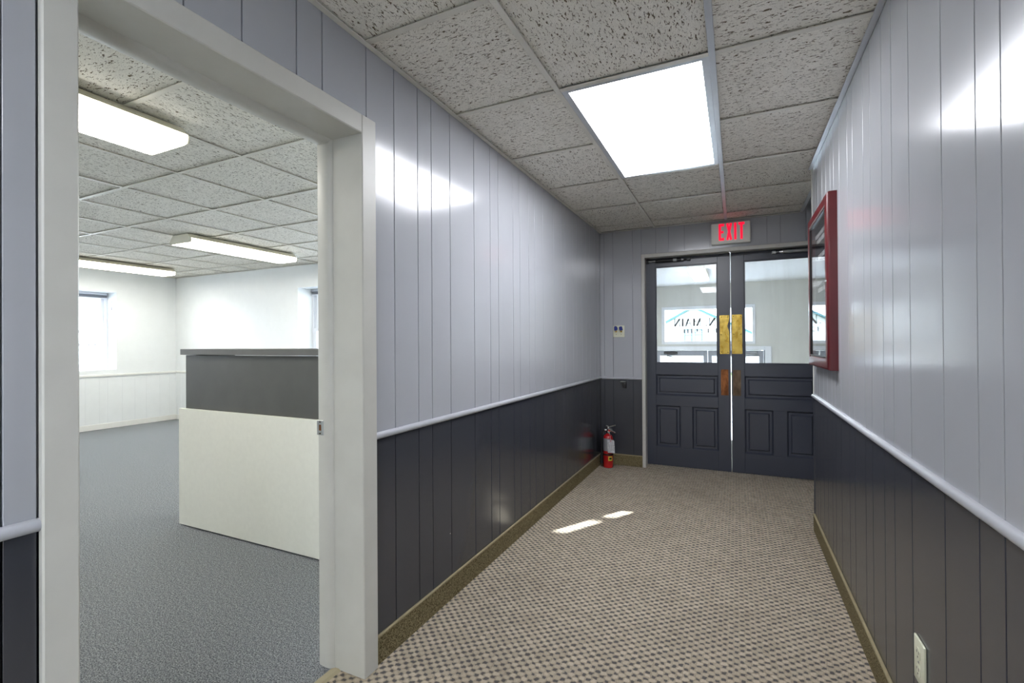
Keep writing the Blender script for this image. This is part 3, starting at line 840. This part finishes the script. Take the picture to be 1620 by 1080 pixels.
wrap_fixture(-2.59, 2.79, 4.01, 'added fluorescent ceiling light hidden behind the doorway side of the office')  # added out of view to brighten the office
wrap_fixture(-4.87, .215, 1.435, 'added fluorescent ceiling light out of sight behind the near door casing')  # unseen extra fixture, put in for more office light

# office windows: vinyl double-hung sashes deep in the wall
def window_x(name, x, y0, y1, z0, z1):
    w = struct(name, (x, (y0 + y1) / 2, z0))
    f = .034
    for n_, b in (('frame_jamb', (y0, y0 + f, z0, z1)), ('frame_jamb', (y1 - f, y1, z0, z1)), ('frame_head', (y0 + f, y1 - f, z1 - f, z1)), ('frame_sill', (y0 + f, y1 - f, z0, z0 + f))):
        box(n_, (x - .07, x, b[0], b[1], b[2], b[3]), M_VINYL, w, .003)
    zm = 1.385
    for n_, xo, za, zb in (('upper_sash', x - .055, zm - .01, z1 - f), ('lower_sash', x - .028, z0 + f, zm + .025)):
        s_ = .038
        m = MB()
        m.box(xo, xo + .026, y0 + f, y0 + f + s_, za, zb); m.box(xo, xo + .026, y1 - f - s_, y1 - f, za, zb)
        m.box(xo, xo + .026, y0 + f + s_, y1 - f - s_, za, za + s_); m.box(xo, xo + .026, y0 + f + s_, y1 - f - s_, zb - s_, zb)
        bmesh.ops.remove_doubles(m.bm, verts=m.bm.verts[:], dist=1e-5)
        so = m.build(n_, M_VINYL, w)
        box('pane', (xo + .011, xo + .015, y0 + f + s_, y1 - f - s_, za + s_, zb - s_), M_GLASS, so)
    return w
window_x('window_1', OW - .24, W1A, W1B, WZ0, WZ1)
window_x('added_window_6', OW - .24, W5A, W5B, WZ0, WZ1)  # unseen window, added to bring more daylight into the office
def window_y(name, y, x0, x1, z0, z1):
    w = struct(name, ((x0 + x1) / 2, y, z0))
    f = .034
    for n_, b in (('frame_jamb', (x0, x0 + f, z0, z1)), ('frame_jamb', (x1 - f, x1, z0, z1)), ('frame_head', (x0 + f, x1 - f, z1 - f, z1)), ('frame_sill', (x0 + f, x1 - f, z0, z0 + f))):
        box(n_, (b[0], b[1], y, y + .07, b[2], b[3]), M_VINYL, w, .003)
    zm = 1.385
    for n_, yo, za, zb in (('upper_sash', y + .03, zm - .01, z1 - f), ('lower_sash', y + .003, z0 + f, zm + .025)):
        s_ = .038
        m = MB()
        m.box(x0 + f, x0 + f + s_, yo, yo + .026, za, zb); m.box(x1 - f - s_, x1 - f, yo, yo + .026, za, zb)
        m.box(x0 + f + s_, x1 - f - s_, yo, yo + .026, za, za + s_); m.box(x0 + f + s_, x1 - f - s_, yo, yo + .026, zb - s_, zb)
        bmesh.ops.remove_doubles(m.bm, verts=m.bm.verts[:], dist=1e-5)
        so = m.build(n_, M_VINYL, w)
        box('pane', (x0 + f + s_, x1 - f - s_, yo + .011, yo + .015, za + s_, zb - s_), M_GLASS, so)
    return w
window_y('window_2', ON + .24, W2A, W2B, WZ0, WZ1)
window_y('added_window_7', ON + .24, W6A, W6B, WZ0, WZ1)  # unseen window, added for daylight from the street side

def blind(label, axis, p, a, b, z):
    t = thing('window_blind', label, 'blind', ((p, (a + b) / 2, z) if axis == 0 else ((a + b) / 2, p, z)), 'raised mini blinds in the office windows')
    s_ = 1 if axis == 0 else -1
    def bx(n_, d0, d1, za, zb, mat, par=t):
        if axis == 0: return box(n_, (p + d0, p + d1, a, b, za, zb), mat, par, .001)
        return box(n_, (a, b, p - d1, p - d0, za, zb), mat, par, .001)
    bx('headrail', 0, .03, z - .028, z, M_VINYL)
    for k in range(9): bx('slat', .001, .027, z - .034 - k * .0042, z - .031 - k * .0042, M_ALU)
    bx('bottom_rail', 0, .028, z - .082, z - .070, M_VINYL)
    return t
blind('raised pale mini blind at the top of the window in the far office wall', 0, OW - .236, W1A + .02, W1B - .02, WZ1 - .004)
blind('raised pale mini blind at the top of the half hidden office window', 1, ON + .236, W2A + .02, W2B - .02, WZ1 - .004)
wd_ = thing('blind_cord', 'short hanging blind cord against the office window reveal', 'cord', (OW - .12, W1B - .004, 1.72))
MB().tube([(OW - .12, W1B - .006, 1.84), (OW - .12, W1B - .007, 1.76), (OW - .118, W1B - .006, 1.74)], .003, 6).build('cord', M_ALU, wd_)
MB().lathe([(.002, 1.70), (.006, 1.705), (.005, 1.735), (.002, 1.745)], OW - .118, W1B - .008, 8).build('tassel', M_ALU, wd_, smooth=True)

# ------------------------------------------------------------------ reception counter
rc = thing('reception_counter', 'reception counter with white lower front and dark grey raised top panel', 'counter', (-2.35, 2.1, 0))
box('lower_panel', (-3.320, -1.42, 1.890, 1.912, .010, .767), M_PANELW, rc, .0015)
box('upper_panel', (-3.283, -1.42, 1.914, 1.934, .40, 1.116), M_PANELG, rc, .001)
box('countertop', (-3.300, -1.42, 1.888, 2.26, 1.119, 1.156), M_PANELT, rc, .002)
box('end_panel', (-3.283, -3.262, 1.936, 2.24, .0, 1.116), M_PANELG, rc, .001)
box('desk_shelf', (-3.318, -1.42, 1.936, 2.62, .735, .765), M_PANELG, rc, .002)
box('desk_leg_panel', (-3.316, -3.295, 2.245, 2.60, .0, .733), M_PANELW, rc, .001)
box('plinth', (-3.25, -1.42, 1.94, 1.96, 0, .40), M_PANELG, rc)

# ------------------------------------------------------------------ entry hall beyond the double doors (a half level down)
LOWZ = -1.0
fe_ = box('floor_landing', (-1.6, 1.6, 4.80, 6.30, -.15, 0), M_TREAD, kind='structure')
NST = 6
stair = struct('floor_stairs', (0, 7.0, LOWZ))
for k in range(1, NST):
    ya = 6.30 + (k - 1) * .28
    box('step', (-1.6, 1.6, ya, ya + .30, -k / NST - .16, -k / NST), M_TREAD, stair, .004)
box('floor_entry', (-1.7, 1.7, 7.70, VY + .2, LOWZ - .15, LOWZ), M_TREAD, kind='structure')
box('wall_entry_left', (-1.75, -1.6, 4.80, VY, LOWZ - .1, 2.6), M_VEST, kind='structure')
MB().prism([(.76, 4.80), (1.75, 4.80), (1.75, VY), (1.6, VY), (1.6, 5.75), (.76, 5.75)], 2, LOWZ - .1, 2.6).build('wall_entry_right', M_VEST, kind='structure')  # unseen inner corner shaped to trim the sun beam to a streak
# front wall: openings for transom light and the pair of entry doors
TX0, TX1, TZ0, TZ1 = -1.29, .315, 1.145, 1.855
EX0, EX1, EZ1 = -1.43, .475, 1.075
fw2 = MB()
fw2.box(-1.75, EX0, VY, VY + .15, LOWZ - .1, 2.6); fw2.box(EX1, 1.75, VY, VY + .15, LOWZ - .1, 2.6)
fw2.box(EX0, TX0, VY, VY + .15, EZ1, 2.6); fw2.box(TX1, EX1, VY, VY + .15, EZ1, 2.6)
fw2.box(TX0, TX1, VY, VY + .15, EZ1, TZ0); fw2.box(TX0, TX1, VY, VY + .15, TZ1, 2.6)
bmesh.ops.remove_doubles(fw2.bm, verts=fw2.bm.verts[:], dist=1e-5)
fw2.build('wall_entry_front', M_VEST, kind='structure')
# ceiling with an unseen roof light, added to let in the sun streaks
SX0, SX1, SY0, SY1 = .80, 1.42, 5.951, 6.85
cv = MB()
for b in ((-1.75, SX0, 4.80, VY + .15), (SX1, 1.75, 4.80, VY + .15), (SX0, SX1, 4.80, SY0), (SX0, SX1, SY1, VY + .15), (SX0, 1.0, 6.335, SY1)):  # last piece blocks a stray patch of sun
    cv.box(b[0], b[1], b[2], b[3], H, H + .12)
bmesh.ops.remove_doubles(cv.bm, verts=cv.bm.verts[:], dist=1e-5)
cv.build('ceiling_entry', M_VCEIL, kind='structure')
sk = struct('added_roof_light', ((SX0 + SX1) / 2, (SY0 + SY1) / 2, H))
box('glazing_bar', (SX0, SX1, 6.290, 6.362, H + .025, H + .05), M_VINYL, sk)  # bar placed to break the sun streak in two
box('pane', (SX0, SX1, SY0, 6.290, H + .036, H + .040), M_GLASS, sk)
box('pane', (1.0, SX1, 6.362, SY1, H + .036, H + .040), M_GLASS, sk)

tw = struct('window_4', ((TX0 + TX1) / 2, VY, TZ0))
f = .058
for n_, b in (('frame_jamb', (TX0, TX0 + f, TZ0, TZ1)), ('frame_jamb', (TX1 - f + .01, TX1, TZ0, TZ1)), ('frame_head', (TX0 + f, TX1 - f + .01, TZ1 - f, TZ1)), ('frame_sill', (TX0 + f, TX1 - f + .01, TZ0, TZ0 + f - .004))):
    box(n_, (b[0], b[1], VY - .012, VY + .10, b[2], b[3]), M_VINYL, tw, .004)
pn = box('pane', (TX0 + f, TX1 - f + .01, VY + .04, VY + .045, TZ0 + f - .004, TZ1 - f), M_GLASS, tw)
# lettering reads from the street, so it runs backwards from inside
st, wd = set_line('N. MAIN', SERIF, .10)
k1 = .735 / wd
strokes_mesh(st, lambda u, v, t: (-.335 - u * k1, VY + .0395 - t, 1.487 + v * .140), .0006).build('lettering', M_INK, pn)
st, wd = set_line('OFFICE SUITES', SERIF, .12)
k2 = .955 / wd
strokes_mesh(st, lambda u, v, t: (-.055 - u * k2, VY + .0395 - t, 1.356 + v * .078), .0006).build('lettering', M_INK, pn)

ef = struct('door_5', ((EX0 + EX1) / 2, VY, LOWZ))
box('casing_leg', (EX0 - .11, EX0 + .01, VY - .02, VY, LOWZ, 1.105), M_VINYL, ef, .005)
box('casing_leg', (EX1 - .01, EX1 + .09, VY - .02, VY, LOWZ, 1.105), M_VINYL, ef, .005)
box('casing_head', (EX0 + .01, EX1 - .01, VY - .02, VY, 1.035, 1.105), M_VINYL, ef, .005)
box('jamb', (EX0, EX0 + .03, VY, VY + .14, LOWZ, EZ1), M_ALU, ef); box('jamb', (EX1 - .03, EX1, VY, VY + .14, LOWZ, EZ1), M_ALU, ef)
box('jamb_head', (EX0 + .03, EX1 - .03, VY, VY + .14, EZ1 - .045, EZ1), M_ALU, ef)
EM = -.476
def entry_leaf(name, x0, x1):
    d = struct(name, ((x0 + x1) / 2, VY + .05, LOWZ))
    sw = .068
    za, zb = LOWZ + .01, 1.026
    box('stile', (x0, x0 + sw, VY + .03, VY + .075, za, zb), M_ALU, d, .003); box('stile', (x1 - sw, x1, VY + .03, VY + .075, za, zb), M_ALU, d, .003)
    box('rail', (x0 + sw, x1 - sw, VY + .03, VY + .075, .925, zb), M_ALU, d, .003); box('rail', (x0 + sw, x1 - sw, VY + .03, VY + .075, za, za + .22), M_ALU, d, .003)
    box('pane', (x0 + sw, x1 - sw, VY + .05, VY + .055, za + .22, .925), M_GLASS, d)
    return d
entry_leaf('door_6', EX0 + .034, EM - .004); entry_leaf('door_7', EM + .004, EX1 - .034)
def entry_closer(label, x0, x1, sgn, mat):
    c = thing('entry_door_closer', label, 'door closer', ((x0 + x1) / 2, VY, .985), 'closers on the glazed entry doors')
    MB().box(x0, x1, VY - .035, VY + .03, .955, 1.005).bev(.006).build('body', mat, c)
    MB().tube([((x0 + x1) / 2 - .05, VY - .02, .955), ((x0 + x1) / 2 - .06, VY - .03, .93), ((x0 + x1) / 2 + .05 * sgn, VY - .05, .905)], .009, 8).build('arm', mat, c)
    return c
entry_closer('dark closer on the glazed entry door seen beneath the mirrored lettering', -1.25, -1.01, 1, M_BLACK)
entry_closer('pale closer on the glazed entry door seen beside the brass plates', .10, .34, -1, M_CHROME)

vl = thing('entry_light', 'white box fluorescent light on the entry hall ceiling', 'light', (-.49, 7.62, H))
MB().box(-.615, -.375, 7.02, 8.24, H - .062, H - .001).bev(.004).build('housing', M_HOUSING, vl)
MB().box(-.600, -.390, 7.035, 8.225, H - .095, H - .062).bev(.012).build('lens', M_ENTRY, vl)

# ------------------------------------------------------------------ outside
box('ground', (-60, 60, -30, 70, LOWZ - .3, LOWZ - .12), M_ROAD, kind='structure')
box('lawn', (-60, 60, 23, 39, LOWZ - .12, LOWZ - .09), M_GRASS, kind='structure')
box('road', (-60, 60, 15, 23, LOWZ - .12, LOWZ - .10), M_ROAD, kind='structure')
box('added_sun_shade', (OW - .6, -1.75, ON + .32, 7.2, 2.32, 2.42), M_SIDING, kind='structure')  # unseen canopy, added to keep direct sun out of the office windows
box('roof', (OW - .5, 1.75, BACK - .3, 4.92, 2.56, 2.66), M_ROOFG, kind='structure')

hs = thing('house', 'white gabled house with teal edged roof across the street', 'house', (-3.1, 40, LOWZ))
px, pz = -3.02, 4.05
el, er, ez = -7.4, 1.7, 1.55
MB().prism([(el, LOWZ - .1), (er, LOWZ - .1), (er, ez), (px, pz - .12), (el, ez)], 1, 40, 48).build('wall', M_SIDING, hs)
def rake(xa, za, xb, zb, n_, par):
    t_ = .16
    MB().prism([(xa, za), (xb, zb), (xb, zb - t_), (xa, za - t_)], 1, 39.6, 48.3).build(n_, M_TEAL, par)
rake(px, pz, el - .5, ez - .22, 'roof_slope', hs); rake(px, pz, er + .9, ez - .35, 'roof_slope', hs)
for x0, x1 in ((-3.68, -3.12), (-2.92, -2.36)):
    wn_ = box('window', (x0, x1, 39.95, 40.05, 1.15, 2.20), M_TEAL, hs)
    box('pane', (x0 + .06, x1 - .06, 39.93, 39.95, 1.22, 1.72), M_ALU, wn_); box('pane', (x0 + .06, x1 - .06, 39.93, 39.95, 1.78, 2.14), M_ALU, wn_)
nb = thing('neighbour_building', 'white sided building outside the office window with dark sign lettering', 'building', (-15, 5, LOWZ))
MB().box(-20, -15, -6, 14, LOWZ - .1, 3.4).build('wall', M_SIDING, nb)
for k in range(22):
    box('siding_board', (-15, -14.985, -6, 14, LOWZ + k * .2, LOWZ + k * .2 + .185), M_SIDING, nb)
fc = bpy.data.curves.new('lettering', 'FONT'); fc.body = 'Insurance'; fc.size = .12; fc.extrude = .004
fo = bpy.data.objects.new('lettering_source', fc); COL.objects.link(fo)
dg = bpy.context.evaluated_depsgraph_get()
me = bpy.data.meshes.new_from_object(fo.evaluated_get(dg)); me.name = 'lettering'
bpy.data.objects.remove(fo)
xs_ = [v.co.x for v in me.vertices]; ys_ = [v.co.y for v in me.vertices]
wx = max(xs_) - min(xs_)
me.transform(Matrix(((0, 0, 1, -14.978), (.43 / wx, 0, 0, 6.53 - .43), (0, 1.15, 0, 1.19), (0, 0, 0, 1))))
me.materials.clear(); me.materials.append(M_INK)
place('lettering', me, nb)
bpy.context.view_layer.update()
